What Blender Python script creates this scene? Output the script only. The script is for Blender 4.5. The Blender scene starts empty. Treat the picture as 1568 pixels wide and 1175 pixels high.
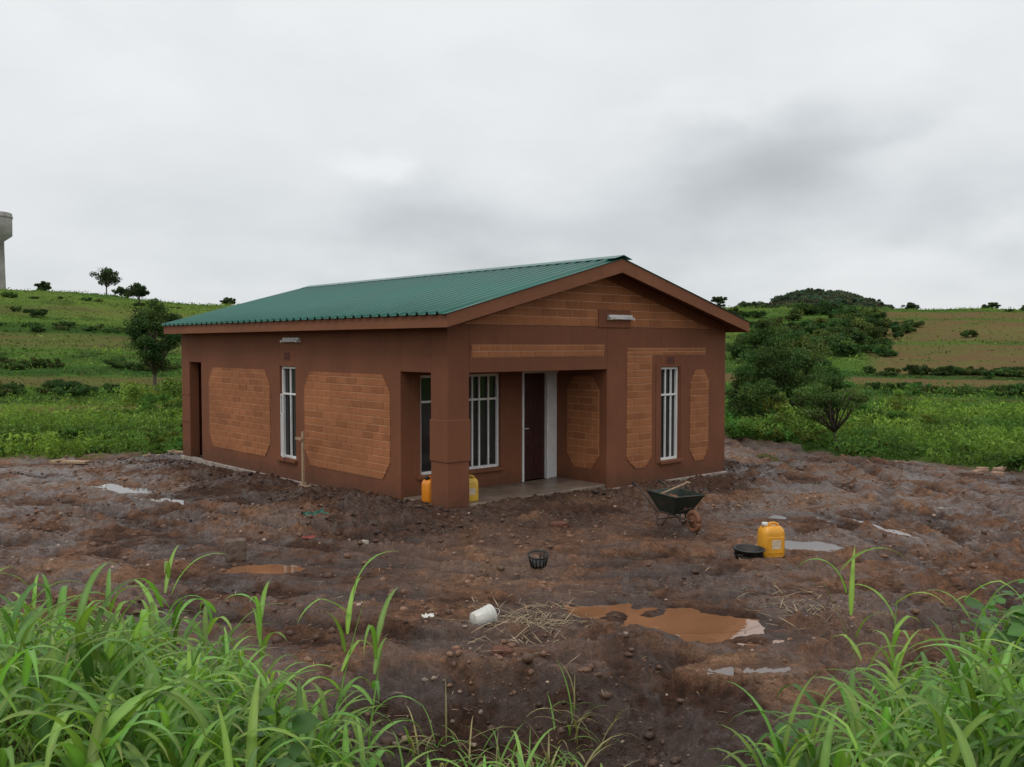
import bpy, bmesh, math, random
import numpy as np
from mathutils import Vector, Matrix
random.seed(7); rng=np.random.default_rng(11)
sc=bpy.context.scene
sc.view_settings.view_transform='Standard'; sc.view_settings.look='None'; sc.view_settings.exposure=0
COL=sc.collection
# ---------------------------------------------------------------- noise
def _h(ix,iy,seed):
    n=(ix.astype(np.int64)*374761393+iy.astype(np.int64)*668265263+seed*1442695041)&0xffffffff
    n=((n^(n>>13))*1274126177)&0xffffffff
    n=(n^(n>>16))
    return (n&0xffff)/65535.0
def vn(x,y,seed=0):
    ix=np.floor(x);iy=np.floor(y);fx=x-ix;fy=y-iy
    fx=fx*fx*fx*(fx*(fx*6-15)+10);fy=fy*fy*fy*(fy*(fy*6-15)+10)
    a=_h(ix,iy,seed);b=_h(ix+1,iy,seed);c=_h(ix,iy+1,seed);d=_h(ix+1,iy+1,seed)
    return (a*(1-fx)+b*fx)*(1-fy)+(c*(1-fx)+d*fx)*fy*1.0-0.5
def fbm(x,y,f=1.0,o=4,seed=0):
    s=0;a=1;t=0
    for i in range(o):
        xr=x*math.cos(i*1.1)-y*math.sin(i*1.1); yr=x*math.sin(i*1.1)+y*math.cos(i*1.1)
        s=s+a*vn(xr*f+i*17.3,yr*f-i*9.1,seed+i);t+=a;a*=.5;f*=2.05
    return s/t*2
def ss(a,b,x):
    t=np.clip((x-a)/(b-a),0,1);return t*t*(3-2*t)
# ---------------------------------------------------------------- mesh helper
def mk(name,V,F,mats,cols=None,smooth=False,parent=None,mi=None):
    V=np.asarray(V,dtype=np.float32).reshape(-1,3);F=np.asarray(F,dtype=np.int32)
    k=F.shape[1];n=len(F)
    me=bpy.data.meshes.new(name)
    me.vertices.add(len(V));me.vertices.foreach_set('co',V.ravel())
    me.loops.add(n*k);me.loops.foreach_set('vertex_index',F.ravel())
    me.polygons.add(n);me.polygons.foreach_set('loop_start',np.arange(n,dtype=np.int32)*k)
    me.polygons.foreach_set('loop_total',np.full(n,k,dtype=np.int32))
    if smooth: me.polygons.foreach_set('use_smooth',np.ones(n,dtype=bool))
    if not isinstance(mats,(list,tuple)):mats=[mats]
    for m in mats: me.materials.append(m)
    if mi is not None: me.polygons.foreach_set('material_index',np.asarray(mi,dtype=np.int32))
    me.update(calc_edges=True)
    if cols is not None:
        a=me.color_attributes.new('col','FLOAT_COLOR','POINT')
        c=np.ones((len(V),4),dtype=np.float32);c[:,:cols.shape[1]]=cols
        a.data.foreach_set('color',c.ravel())
    me.validate()
    o=bpy.data.objects.new(name,me);COL.objects.link(o)
    if parent: o.parent=parent
    return o
def empty(name,loc=(0,0,0),rz=0,rot=None,sc_=1):
    o=bpy.data.objects.new(name,None);COL.objects.link(o);o.location=loc
    o.rotation_euler=rot if rot else (0,0,rz);o.empty_display_size=.1;o.scale=(sc_,)*3;return o
def bm_obj(name,bm,mat,parent=None,smooth=False,bevel=0,seg=2,sub=0):
    bmesh.ops.recalc_face_normals(bm,faces=bm.faces)
    me=bpy.data.meshes.new(name);bm.to_mesh(me);bm.free();me.materials.append(mat)
    if smooth:
        for p in me.polygons:p.use_smooth=True
    o=bpy.data.objects.new(name,me);COL.objects.link(o)
    if parent:o.parent=parent
    if bevel:
        m=o.modifiers.new('b','BEVEL');m.width=bevel;m.segments=seg;m.limit_method='ANGLE'
    if sub:
        m=o.modifiers.new('s','SUBSURF');m.levels=sub;m.render_levels=sub
    return o
def addbox(bm,x0,x1,y0,y1,z0,z1):
    vs=[bm.verts.new((x,y,z)) for x in(x0,x1) for y in(y0,y1) for z in(z0,z1)]
    for f in((0,1,3,2),(4,6,7,5),(0,4,5,1),(2,3,7,6),(0,2,6,4),(1,5,7,3)):bm.faces.new([vs[i] for i in f])
def boxes(name,L,mat,parent=None,bevel=0,**k):
    bm=bmesh.new()
    for b in L:addbox(bm,*b)
    return bm_obj(name,bm,mat,parent,bevel=bevel,**k)
def tubes(name,paths,mat,parent=None,n=8,smooth=True,loc=None):
    V=[];F=[];
    for pts,rad in paths:
        pts=[Vector(p) for p in pts];base=len(V)
        if not isinstance(rad,(list,tuple)):rad=[rad]*len(pts)
        for i,p in enumerate(pts):
            d=(pts[min(i+1,len(pts)-1)]-pts[max(i-1,0)]).normalized()
            a=d.orthogonal().normalized() if i==0 else (a-d*a.dot(d)).normalized()
            b=d.cross(a)
            for j in range(n):
                t=j/n*2*math.pi;V.append(p+(a*math.cos(t)+b*math.sin(t))*rad[i])
        for i in range(len(pts)-1):
            for j in range(n):
                F.append((base+i*n+j,base+i*n+(j+1)%n,base+(i+1)*n+(j+1)%n,base+(i+1)*n+j))
        for e,i in((0,0),(1,len(pts)-1)):
            c=len(V);V.append(pts[i])
            for j in range(0,n,2):
                q=(c,base+i*n+j,base+i*n+(j+1)%n,base+i*n+(j+2)%n);F.append(q if e else q[::-1])
    return mk(name,np.array([tuple(v) for v in V]),np.array(F),mat,smooth=smooth,parent=parent)
def lathe(name,prof,mat,parent=None,n=28,smooth=True,squash=1):
    V=[];F=[]
    for r,z in prof:
        for j in range(n):
            t=j/n*2*math.pi;V.append((r*math.cos(t),r*math.sin(t)*squash,z))
    for i in range(len(prof)-1):
        for j in range(n):F.append((i*n+j,i*n+(j+1)%n,(i+1)*n+(j+1)%n,(i+1)*n+j))
    return mk(name,np.array(V),np.array(F),mat,smooth=smooth,parent=parent)
# ---------------------------------------------------------------- materials
class NT:
    def __init__(s,nt):s.nt=nt
    def n(s,t,**k):
        x=s.nt.nodes.new(t)
        for a,b in k.items():setattr(x,a,b)
        return x
    def l(s,a,b):s.nt.links.new(a,b)
    def m(s,op,a,b=None,c=None,clamp=False):
        x=s.n('ShaderNodeMath',operation=op);x.use_clamp=clamp
        for i,v in enumerate((a,b,c)):
            if v is None:continue
            if isinstance(v,(int,float)):x.inputs[i].default_value=v
            else:s.l(v,x.inputs[i])
        return x.outputs[0]
    def mix(s,f,a,b,bt='MIX'):
        x=s.n('ShaderNodeMix',data_type='RGBA',blend_type=bt)
        for i,v in ((0,f),(6,a),(7,b)):
            if isinstance(v,(int,float)):x.inputs[i].default_value=v
            elif isinstance(v,tuple):x.inputs[i].default_value=(*v[:3],1)
            else:s.l(v,x.inputs[i])
        return x.outputs[2]
    def noise(s,vec,scale,detail=5,rough=.55,dist=0):
        x=s.n('ShaderNodeTexNoise');x.inputs['Scale'].default_value=scale;x.inputs['Detail'].default_value=detail
        x.inputs['Roughness'].default_value=rough;x.inputs['Distortion'].default_value=dist
        if vec is not None:s.l(vec,x.inputs['Vector'])
        return x.outputs['Fac']
    def ramp(s,f,a,b,ca=0.,cb=1.):
        x=s.n('ShaderNodeMapRange');x.clamp=True
        s.l(f,x.inputs[0]);x.inputs[1].default_value=a;x.inputs[2].default_value=b;x.inputs[3].default_value=ca;x.inputs[4].default_value=cb
        return x.outputs[0]
def newmat(name):
    m=bpy.data.materials.new(name);m.use_nodes=True;nt=NT(m.node_tree)
    p=m.node_tree.nodes['Principled BSDF'];return m,nt,p
def mat(name,c,rough=.7,var=.25,scale=6,bump=.2,bscale=60,metal=0,dirt=None,spec=.5,dirtamt=.5):
    m,nt,p=newmat(name)
    tc=nt.n('ShaderNodeTexCoord').outputs['Object']
    f=nt.noise(tc,scale,4,.6)
    lo=tuple(x*(1-var) for x in c);hi=tuple(min(1,x*(1+var)) for x in c)
    col=nt.mix(nt.ramp(f,.3,.7),lo,hi)
    if dirt:
        d=nt.noise(tc,scale*.6,6,.7,.5);col=nt.mix(nt.ramp(d,.5,.75,0,dirtamt),col,dirt)
    nt.l(col,p.inputs['Base Color'])
    p.inputs['Roughness'].default_value=rough;p.inputs['Metallic'].default_value=metal
    p.inputs['Specular IOR Level'].default_value=spec
    if bump:
        b=nt.n('ShaderNodeBump');b.inputs['Strength'].default_value=bump;b.inputs['Distance'].default_value=.01
        nt.l(nt.noise(tc,bscale,3),b.inputs['Height']);nt.l(b.outputs[0],p.inputs['Normal'])
    return m
def leafmat(name,spec=.35,rough=.5,trans=.35):
    m,nt,p=newmat(name)
    a=nt.n('ShaderNodeVertexColor');a.layer_name='col'
    col=a.outputs[0]
    nt.l(col,p.inputs['Base Color']);p.inputs['Roughness'].default_value=rough;p.inputs['Specular IOR Level'].default_value=spec
    t=nt.n('ShaderNodeBsdfTranslucent');nt.l(nt.mix(1.0,col,(1.2,1.35,.6),'MULTIPLY'),t.inputs[0])
    mx=nt.n('ShaderNodeMixShader');mx.inputs[0].default_value=trans
    nt.l(p.outputs[0],mx.inputs[1]);nt.l(t.outputs[0],mx.inputs[2])
    nt.l(mx.outputs[0],m.node_tree.nodes['Material Output'].inputs[0]);return m
M_leaf=leafmat('foliage',.12,.65);M_grass=leafmat('grass_blade',rough=.40,trans=.4)
M_bark=mat('bark',(.085,.065,.045),.9,.4,9,.6,40)
def plaster(name,c,hi=1.12):
    m,nt,p=newmat(name)
    tc=nt.n('ShaderNodeTexCoord').outputs['Object']
    f=nt.noise(tc,.9,4,.6);g=nt.noise(tc,7,5,.7)
    col=nt.mix(nt.ramp(f,.3,.7),tuple(x*.84 for x in c),tuple(x*hi for x in c))
    col=nt.mix(nt.ramp(g,.45,.8,0,.28),col,tuple(x*.6 for x in c))
    sep=nt.n('ShaderNodeSeparateXYZ');nt.l(tc,sep.inputs[0])
    z=nt.m('ADD',sep.outputs[2],nt.ramp(nt.noise(tc,5,5,.7),.2,.8,-.22,.22))
    col=nt.mix(nt.ramp(z,.02,.36,.65,0),col,(.08,.04,.025))
    mp=nt.n('ShaderNodeMapping');mp.inputs['Scale'].default_value=(7,7,.5);nt.l(tc,mp.inputs[0])
    st=nt.noise(mp.outputs[0],1,4,.6);col=nt.mix(nt.ramp(st,.52,.8,0,.3),col,tuple(x*.6 for x in c))
    nt.l(col,p.inputs['Base Color']);p.inputs['Roughness'].default_value=.75;p.inputs['Specular IOR Level'].default_value=.3
    b=nt.n('ShaderNodeBump');b.inputs['Strength'].default_value=.35;b.inputs['Distance'].default_value=.01
    nt.l(g,b.inputs['Height']);nt.l(b.outputs[0],p.inputs['Normal']);return m
M_wall=plaster('brown_painted_plaster',(.200,.074,.036))
M_brick=plaster('orange_painted_brick',(.34,.132,.054),1.2)
M_mortar=plaster('mortar_line',(.52,.27,.15))
M_fascia=plaster('fascia_board',(.225,.088,.043))
M_conc=mat('concrete',(.32,.27,.23),.8,.35,5,.5,40,dirt=(.12,.07,.045),dirtamt=.7)
M_slab=mat('wet_slab',(.20,.150,.115),.4,.35,3,.3,30,dirt=(.09,.05,.035),dirtamt=.8)
M_white=mat('white_paint',(.76,.76,.75),.4,.08,8,0,dirt=(.4,.33,.27),dirtamt=.3)
M_door=mat('maroon_door',(.04,.012,.01),.4,.3,12,.1)
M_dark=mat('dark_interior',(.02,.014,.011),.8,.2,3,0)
M_vent=mat('air_brick',(.16,.05,.03),.9,.3,20,.3)
def glass():
    m,nt,p=newmat('window_glass');p.inputs['Base Color'].default_value=(.018,.02,.02,1);p.inputs['Roughness'].default_value=.06
    p.inputs['Specular IOR Level'].default_value=.6;return m
M_glass=glass()
def roofm():
    m,nt,p=newmat('green_roof_sheet');tc=nt.n('ShaderNodeTexCoord').outputs['Object']
    f=nt.noise(tc,.8,4,.6);c=nt.mix(nt.ramp(f,.3,.7),(.022,.115,.088),(.034,.155,.120))
    d=nt.noise(tc,4,6,.75);c=nt.mix(nt.ramp(d,.55,.8,0,.35),c,(.07,.15,.13))
    nt.l(c,p.inputs['Base Color']);nt.l(nt.ramp(f,.3,.7,.28,.45),p.inputs['Roughness']);return m
M_roof=roofm()
# ---------------------------------------------------------------- terrain
HX,HY=-0.967,13.68; cR,sR=.747,.665
def house_dist(x,y):
    s=(x-HX)*cR+(y-HY)*sR;t=-(x-HX)*sR+(y-HY)*cR
    dx=np.maximum(np.maximum(-s,s-7.03),0);dy=np.maximum(np.maximum(-t,t-10.07),0)
    return np.hypot(dx,dy)
def fore(x):
    return np.interp(x,[-6,-4.4,-2.6,-1.5,-.9,-.4,.9,1.5,2.2,3.6,6],[7.3,7.1,6.7,6.2,5.3,4.6,4.5,5.1,6.0,6.9,7.3])+.25*fbm(x,x*0+3,1.3,2,5)
def yb(x):
    return np.interp(x,[-30,-15,-8,2,6.8,7.9,9.2,10.5,14,30],[21.5,22.3,22.8,32,28.6,24.3,21.2,19.0,14.5,6])
def vegmask(x,y):
    n=fbm(x,y,.5,4,21)*1.9+fbm(x,y,2.2,3,24)*.9
    v=ss(-.3,.5,(y-yb(x)+n)*.6)
    v2=ss(0,.35,fore(x)-y+.25*fbm(x,y,3,3,4))
    return np.maximum(v,v2)
PUD=[ # x,y,rx,ry,angle
 (1.20,8.68,.62,.30,-.25),(1.75,8.30,.58,.40,-.3),(1.90,7.18,.30,.10,.1),(3.80,11.6,.34,.34,.2),(-7.0,16.6,.90,.28,-.6),(-5.8,15.2,.55,.26,-.6),
 (6.8,14.6,.18,.24,.3),(5.75,17.6,.40,.35,.1),(-2.75,10.4,.42,.26,.1),
 (-4.05,10.9,.22,.14,.1),(5.25,12.7,.10,.8,.3),(6.35,11.8,.24,.11,.2),(6.3,22.5,.22,.6,-.1),(3.98,13.6,.12,.18,0),(-.6,9.3,.14,.07,.2)]
RUT=[[(6.6,27),(6.4,22),(6.05,17.8),(6.1,13.2),(5.7,10.5),(6.5,8)],[(5.3,24),(5.0,20),(4.9,15.5),(4.7,12.5),(4.9,9.5),(5.6,7)],
 [(-12,16.5),(-8,14.2),(-6,13.2),(-2.9,10.7),(.8,9.9),(3.75,10.4),(7,12)],[(-12,14.2),(-8,12.2),(-5,11),(-2.9,9.4),(.8,8.9),(3.2,9.3),(7,9.9)],
 [(-11,19.5),(-8,17),(-5,14.2),(-2.5,12.2),(0.5,11.2),(3,11.6),(5.5,13.5),(7.4,18),(7.8,22)],
 [(7.6,26),(7.3,20),(7.6,15),(6.8,11.5),(4.3,8),(2.5,6.6)],[(8.3,22),(8.5,17),(7.9,13),(6,9.5),(4,7.2)],[(-10,20.6),(-6.8,16.4),(-4,13.2),(-1.5,11.5),(2,10.8)],
 [(-9,12.5),(-5.5,9.8),(-2.5,8.3),(.2,7.7),(3,7.9),(6,9)],[(-11,18.2),(-7.6,15.2),(-5,12.6),(-2.5,11.3),(.5,10.5),(4,11.1)],[(-9,11.5),(-5.2,9.0),(-2,7.9),(1,7.2),(4,8.4)]]
def segd(x,y,a,b):
    ax,ay=a;bx,by=b;vx,vy=bx-ax,by-ay;L=vx*vx+vy*vy
    t=np.clip(((x-ax)*vx+(y-ay)*vy)/L,0,1);return np.hypot(x-ax-t*vx,y-ay-t*vy)
def basez(x,y):
    r=np.hypot(x,y);az=np.degrees(np.arctan2(x,y))
    z=-.022*np.clip(y-13.7,0,10)
    zc=9.2+2.6*ss(-14,-28,az)+1.0*fbm(az*.12,az*0,1,3,3)
    z=z+zc*ss(42,175,r)+ .5*fbm(x,y,.03,3,8)*ss(50,90,r)
    hs=ss(330,690,r)
    z=z+hs*(17*np.exp(-((az-19.0)/3.8)**2)+12*np.exp(-((az-16.5)/4.5)**2)+7*np.exp(-((az-24.5)/4)**2)+6*fbm(az,r*.02,.35,3,9))
    bank=.92*ss(0,3.0,fore(x)-y);bank=np.where(y<0,.92,bank)
    return z+bank
def plevel(px,py):return -.022*max(0,min(10,py-13.7))-.022
def H(x,y):
    x=np.asarray(x,dtype=float);y=np.asarray(y,dtype=float)
    z=basez(x,y);r=np.hypot(x,y)
    near=1-ss(30,45,r);hd=house_dist(x,y);veg=vegmask(x,y)
    x2=x+.16*fbm(x,y,1.2,3,71);y2=y+.16*fbm(x,y,1.2,3,72)
    ring_=np.exp(-((hd-1.0)/1.0)**2)
    flat=ss(-.35,.45,fbm(x,y,.45,3,35))
    rough=.4+.85*flat+.9*ring_
    z=z+near*(.055*fbm(x,y,.7,3,31)+.060*rough*fbm(x,y,3.0,4,32)+.055*rough*np.abs(fbm(x,y,8,3,33))+.024*rough*fbm(x,y,17,2,34))
    z=z+near*.11*np.exp(-((hd-.8)/.8)**2)*(1+fbm(x,y,1.5,3,40))*(1-veg)
    for n_,P in enumerate(RUT):
        d=np.full(x.shape,99.)
        for i in range(len(P)-1):d=np.minimum(d,segd(x2,y2,P[i],P[i+1]))
        k=np.clip(.75+1.2*fbm(x,y,.5,2,44+n_),0,1.4)*(.75+.25*np.sign(np.sin((x*.6+y)*26)))
        z=z+near*k*(-.080*np.exp(-(d/.13)**2)+.060*np.exp(-((d-.25)/.08)**2))*(1-ss(0,.6,.9-hd))
    dm=np.exp(-((x-.25)/1.25)**4)*ss(7.3,6.5,y+.25*fbm(x,y,1.5,3,56))*ss(4.6,5.4,y)
    z=z-dm*(.34+.2*fbm(x,y,3,4,55))
    for (px,py,rx,ry,an) in PUD:
        c,s=math.cos(an),math.sin(an);u=((x-px)*c+(y-py)*s)/rx;v=(-(x-px)*s+(y-py)*c)/ry
        q=np.sqrt(u*u+v*v)+.5*fbm(x,y,2.5,4,61)
        lv=plevel(px,py);mlt=ss(2.0,1.0,q);z=z*(1-mlt)+(lv-.035+.055*ss(.6,1.35,q)+.030*fbm(x,y,6,3,62))*mlt
    for (px,py,rx,ry,an) in PUD:
        c,s=math.cos(an),math.sin(an);u=((x-px)*c+(y-py)*s)/rx;v=(-(x-px)*s+(y-py)*c)/ry
        q0=np.sqrt(u*u+v*v);inn=np.zeros(x.shape,bool)
        for (qx,qy,ax_,ay_,an2) in PUD:
            if abs(qx-px)+abs(qy-py)<1.2 :
                c2,s2=math.cos(an2),math.sin(an2);inn|=np.hypot(((x-qx)*c2+(y-qy)*s2)/ax_,(-(x-qx)*s2+(y-qy)*c2)/ay_)<1.4
        z=np.where((q0>1.4)&(q0<2.1)&(~inn),np.maximum(z,plevel(px,py)+.004+.02*np.abs(fbm(x,y,5,2,63))),z)
    z=np.where(hd<.02,np.minimum(z,-.12-.022*np.clip(y-13.7,0,10)),z)
    return z
def Hs(x,y):return float(H(np.array([x]),np.array([y]))[0])
az=np.concatenate([np.arange(-180,-60,6),np.arange(-60,-36,1.2),np.arange(-36,36,.13),np.arange(36,60,1.2),np.arange(60,180.1,6)])
rr=[.4]
while rr[-1]<3.5:rr.append(rr[-1]*1.04)
while rr[-1]<24:rr.append(rr[-1]*1.0045)
while rr[-1]<60:rr.append(rr[-1]*1.012)
while rr[-1]<180:rr.append(rr[-1]*1.012)
while rr[-1]<4500:rr.append(rr[-1]*1.03)
rr=np.array(rr);A,R=np.meshgrid(np.radians(az),rr)
X=R*np.sin(A);Y=R*np.cos(A);Z=H(X.ravel(),Y.ravel()).reshape(X.shape)
def fieldcol(x,y):
    r=np.hypot(x,y);az=np.degrees(np.arctan2(x,y))
    n1=fbm(x,y,.05,4,81);n2=fbm(x,y,.4,4,82)
    g=np.stack([.068+0*x,.132+0*x,.027+0*x],-1)
    yel=np.array([.125,.18,.038]);drk=np.array([.028,.062,.018]);soil=np.array([.155,.098,.052])
    k=ss(-.1,.4,n1)[...,None];g=g*(1-k*.6)+yel*k*.6
    k=ss(.0,.5,n2)[...,None]*.55;g=g*(1-k)+drk*k
    wob=4*fbm(x,y,.03,3,83)
    rw=r+wob+.12*x
    def band(a,b,e=1.2):return ss(a-e,a,rw)*(1-ss(b,b+e,rw))
    left=ss(-11,-13,az);right=ss(11,13,az)
    sm=left*(.85*band(42,44.5)+.6*band(58,61,2)+.45*band(80,85,3)+.3*band(104,112,4))
    sm=sm+right*(.9*band(64,70)+.35*band(52,54))+right*ss(20.5,22,az+1.2*n1)*.80*band(75,152,4)*(1-.8*ss(.86,.98,np.sin(rw*.2)))
    dk=left*(band(48,50,1)+band(64,67,1.5)+band(88,93,3))+right*(band(71,74,1.5)+band(56,58,1))
    # crop rows
    row=ss(.2,.9,np.sin(rw*2.2))*ss(60,75,r)*.22
    sm=np.clip(sm,0,.9)*(1-ss(180,260,r));sm=sm*(.8+.5*n2)+row*(1-ss(170,220,r))
    sm=np.clip(sm,0,.9)
    g=g*(1-sm[...,None])+soil*sm[...,None]
    dk=np.clip(dk,0,1)[...,None]*.6;g=g*(1-dk)+drk*dk
    hz=ss(220,650,r)[...,None];hh=np.array([.056,.080,.050])*(1+.5*fbm(x,y,.03,4,86))[...,None];g=g*(1-hz)+hh*hz  # distance haze painted into the colour: far ground fades to a greyed green
    return g,sm
def mudcol(x,y,rel=None):
    hd=house_dist(x,y);n=fbm(x,y,.6,5,91);n2=fbm(x,y,3.5,4,92)
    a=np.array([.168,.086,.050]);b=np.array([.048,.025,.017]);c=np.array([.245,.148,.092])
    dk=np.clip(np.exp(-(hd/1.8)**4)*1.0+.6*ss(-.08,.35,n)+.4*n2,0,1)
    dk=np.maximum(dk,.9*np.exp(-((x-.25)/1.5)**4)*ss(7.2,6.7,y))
    if rel is not None: dk=np.clip(dk+ss(.01,-.05,rel)*.65-ss(.025,.08,rel)*.2,0,1)
    g=a*(1-dk[...,None])+b*dk[...,None]
    lt=(ss(.08,.45,-n)*.55*(1-dk))[...,None];return g*(1-lt)+c*lt
xf,yf=X.ravel(),Y.ravel();vg=vegmask(xf,yf)
rel=Z.ravel()-basez(xf,yf)-.02-.055*fbm(xf,yf,.7,3,31)
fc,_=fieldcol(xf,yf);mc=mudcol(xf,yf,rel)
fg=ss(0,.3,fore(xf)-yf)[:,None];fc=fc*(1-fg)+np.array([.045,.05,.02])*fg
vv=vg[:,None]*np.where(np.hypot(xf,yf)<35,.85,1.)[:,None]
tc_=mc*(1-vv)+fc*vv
tcol=np.concatenate([tc_,vg[:,None]],1)
nr,na=X.shape;I=np.arange(nr*na).reshape(nr,na)
Fq=np.stack([I[:-1,:-1],I[:-1,1:],I[1:,1:],I[1:,:-1]],-1).reshape(-1,4)[:,::-1]
def mudmat():
    m,nt,p=newmat('muddy_ground')
    a=nt.n('ShaderNodeVertexColor');a.layer_name='col';veg=a.outputs[1]
    tc=nt.n('ShaderNodeTexCoord').outputs['Object']
    f1=nt.noise(tc,9,6,.7);f2=nt.noise(tc,45,4,.7);f3=nt.noise(tc,.9,7,.74,.4)
    v=nt.m('MULTIPLY',nt.ramp(f1,.3,.7,.45,1.6),nt.ramp(f2,.3,.7,.6,1.45))
    cc=nt.n('ShaderNodeCombineXYZ')
    for i in range(3):nt.l(v,cc.inputs[i])
    col=nt.mix(1.0,a.outputs[0],cc.outputs[0],'MULTIPLY')
    inv=nt.m('SUBTRACT',1.0,veg,clamp=True)
    vo=nt.n('ShaderNodeTexVoronoi');vo.inputs['Scale'].default_value=14;nt.l(tc,vo.inputs['Vector'])
    sp=nt.m('MULTIPLY',nt.ramp(vo.outputs['Distance'],.07,.12,1,0),nt.ramp(f3,.4,.5))
    sp=nt.m('MULTIPLY',sp,inv)
    col=nt.mix(nt.m('MULTIPLY',sp,.6),col,(.36,.28,.21))
    wet=nt.m('MULTIPLY',nt.ramp(f3,.44,.54),inv)
    col=nt.mix(nt.m('MULTIPLY',wet,.5),col,(.050,.026,.017))
    nt.l(col,p.inputs['Base Color'])
    nt.l(nt.m('SUBTRACT',.9,nt.m('MULTIPLY',wet,.68)),p.inputs['Roughness'])
    nt.l(nt.m('ADD',nt.m('MULTIPLY',inv,.15),nt.m('MULTIPLY',wet,.40)),p.inputs['Specular IOR Level'])
    hgt=nt.m('ADD',f1,nt.m('MULTIPLY',f2,.35))
    b=nt.n('ShaderNodeBump');b.inputs['Strength'].default_value=.9;b.inputs['Distance'].default_value=.06
    nt.l(hgt,b.inputs['Height']);nt.l(b.outputs[0],p.inputs['Normal']);return m
M_mud=mudmat()
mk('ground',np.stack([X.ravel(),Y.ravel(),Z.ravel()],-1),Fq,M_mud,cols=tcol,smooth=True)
def watermat(name,c,r=.02):
    m,nt,p=newmat(name);tc=nt.n('ShaderNodeTexCoord').outputs['Object']
    nt.l(nt.mix(nt.ramp(nt.noise(tc,1.5,4),.3,.7),tuple(x*.8 for x in c),tuple(x*1.15 for x in c)),p.inputs['Base Color'])
    p.inputs['Roughness'].default_value=r;p.inputs['Specular IOR Level'].default_value=1.0;p.inputs['IOR'].default_value=1.5
    b=nt.n('ShaderNodeBump');b.inputs['Strength'].default_value=.06;b.inputs['Distance'].default_value=.004
    nt.l(nt.noise(tc,10,3),b.inputs['Height']);nt.l(b.outputs[0],p.inputs['Normal']);return m
M_w1=watermat('muddy_water_orange',(.25,.120,.06));M_w2=watermat('puddle_water',(.10,.06,.042))
for i,(px,py,rx,ry,an) in enumerate(PUD):
    R0=1.85;n=40;V=[(0,0,0)];c,s=math.cos(an),math.sin(an)
    for j in range(n):
        t=j/n*2*math.pi;u=rx*R0*math.cos(t);v=ry*R0*math.sin(t);V.append((u*c-v*s,u*s+v*c,0))
    F=[(0,1+j,1+(j+1)%n) for j in range(n)]
    o=mk('puddle',np.array(V),np.array(F),M_w1 if i in(0,1,8) else M_w2);o.location=(px,py,plevel(px,py)-.002-(.0015 if i%2 else 0))
# ---------------------------------------------------------------- house
house=empty('brick_house',(HX,HY,0),math.atan2(sR,cR))
def pm(plane,u,d,z):
    if plane=='L':return(-d,u,z)
    if plane=='F':return(u,-d,z)
    if plane=='R':return(u,1.23-d,z)
    if plane=='P':return(3.53-d,u,z)
def pbox(plane,u0,u1,d0,d1,z0,z1):
    a=pm(plane,u0,d0,z0);b=pm(plane,u1,d1,z1)
    return(min(a[0],b[0]),max(a[0],b[0]),min(a[1],b[1]),max(a[1],b[1]),z0,z1)
T=.22;ZT=2.96;ZB=-.02
W=[]
W+= [(0,.42,0,.42,-.08,ZT-.09)]
W+= [(0,T,.42,1.23,2.13,ZT),(0,T,1.23,4.67,ZB,ZT),(0,T,4.67,5.29,ZB,.39),(0,T,4.67,5.29,2.15,ZT),(0,T,5.29,8.97,ZB,ZT),
     (0,T,8.97,9.62,2.17,ZT),(0,T,9.62,10.07,ZB,ZT)]
W+= [(.42,3.53,0,T,2.13,2.87),(3.53,5.02,0,T,ZB,2.87),(5.02,5.57,0,T,ZB,.39),(5.02,5.57,0,T,2.145,2.87),(5.57,7.03,0,T,ZB,2.87)]
W+= [(T,.40,1.23,1.45,.09,2.5),(.40,2.12,1.23,1.45,.09,.42),(.40,2.12,1.23,1.45,2.06,2.5),(2.12,2.63,1.23,1.45,.09,2.5),(2.63,3.53,1.23,1.45,2.09,2.5),
     (3.53,3.75,T,1.45,ZB,2.5)]
W+= [(7.03-T,7.03,T,10.07,ZB,2.87),(T,7.03-T,9.85,10.07,ZB,2.87),(T,1.1,8.75,8.97,ZB,2.6),(1.1,1.3,8.75,9.85,ZB,2.6)]
boxes('walls',W,M_wall,house,bevel=.006,seg=1)
boxes('porch_ceiling',[(.2,3.53,.22,1.23,2.26,2.3)],M_wall,house)
boxes('pillar_collar',[(-.014,.434,-.014,.434,.78,1.42)],M_wall,house,bevel=.008)
boxes('rear_pillar_collar',[(-.012,.2,9.63,10.08,1.42,1.46),(-.012,.2,9.63,10.08,.8,.84)],M_wall,house)
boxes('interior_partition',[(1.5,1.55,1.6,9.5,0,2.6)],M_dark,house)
def rz(s):
    return 3.0+.2709*(s+.35) if s<3.415 else 4.02-.2709*(s-3.415)
bm=bmesh.new()
for t0 in(0.001,9.86):
    P=[(0.001,2.87),(0.001,rz(0)-.1),(3.415,3.92),(7.029,rz(7.03)-.1),(7.029,2.87)]
    a=[bm.verts.new((s,t0,z)) for s,z in P];b=[bm.verts.new((s,t0+.2,z)) for s,z in P]
    bm.faces.new(a);bm.faces.new(b[::-1])
    for i in range(5):bm.faces.new((a[i],b[i],b[(i+1)%5],a[(i+1)%5]))
bm_obj('gable_walls',bm,M_wall,house)
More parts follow.
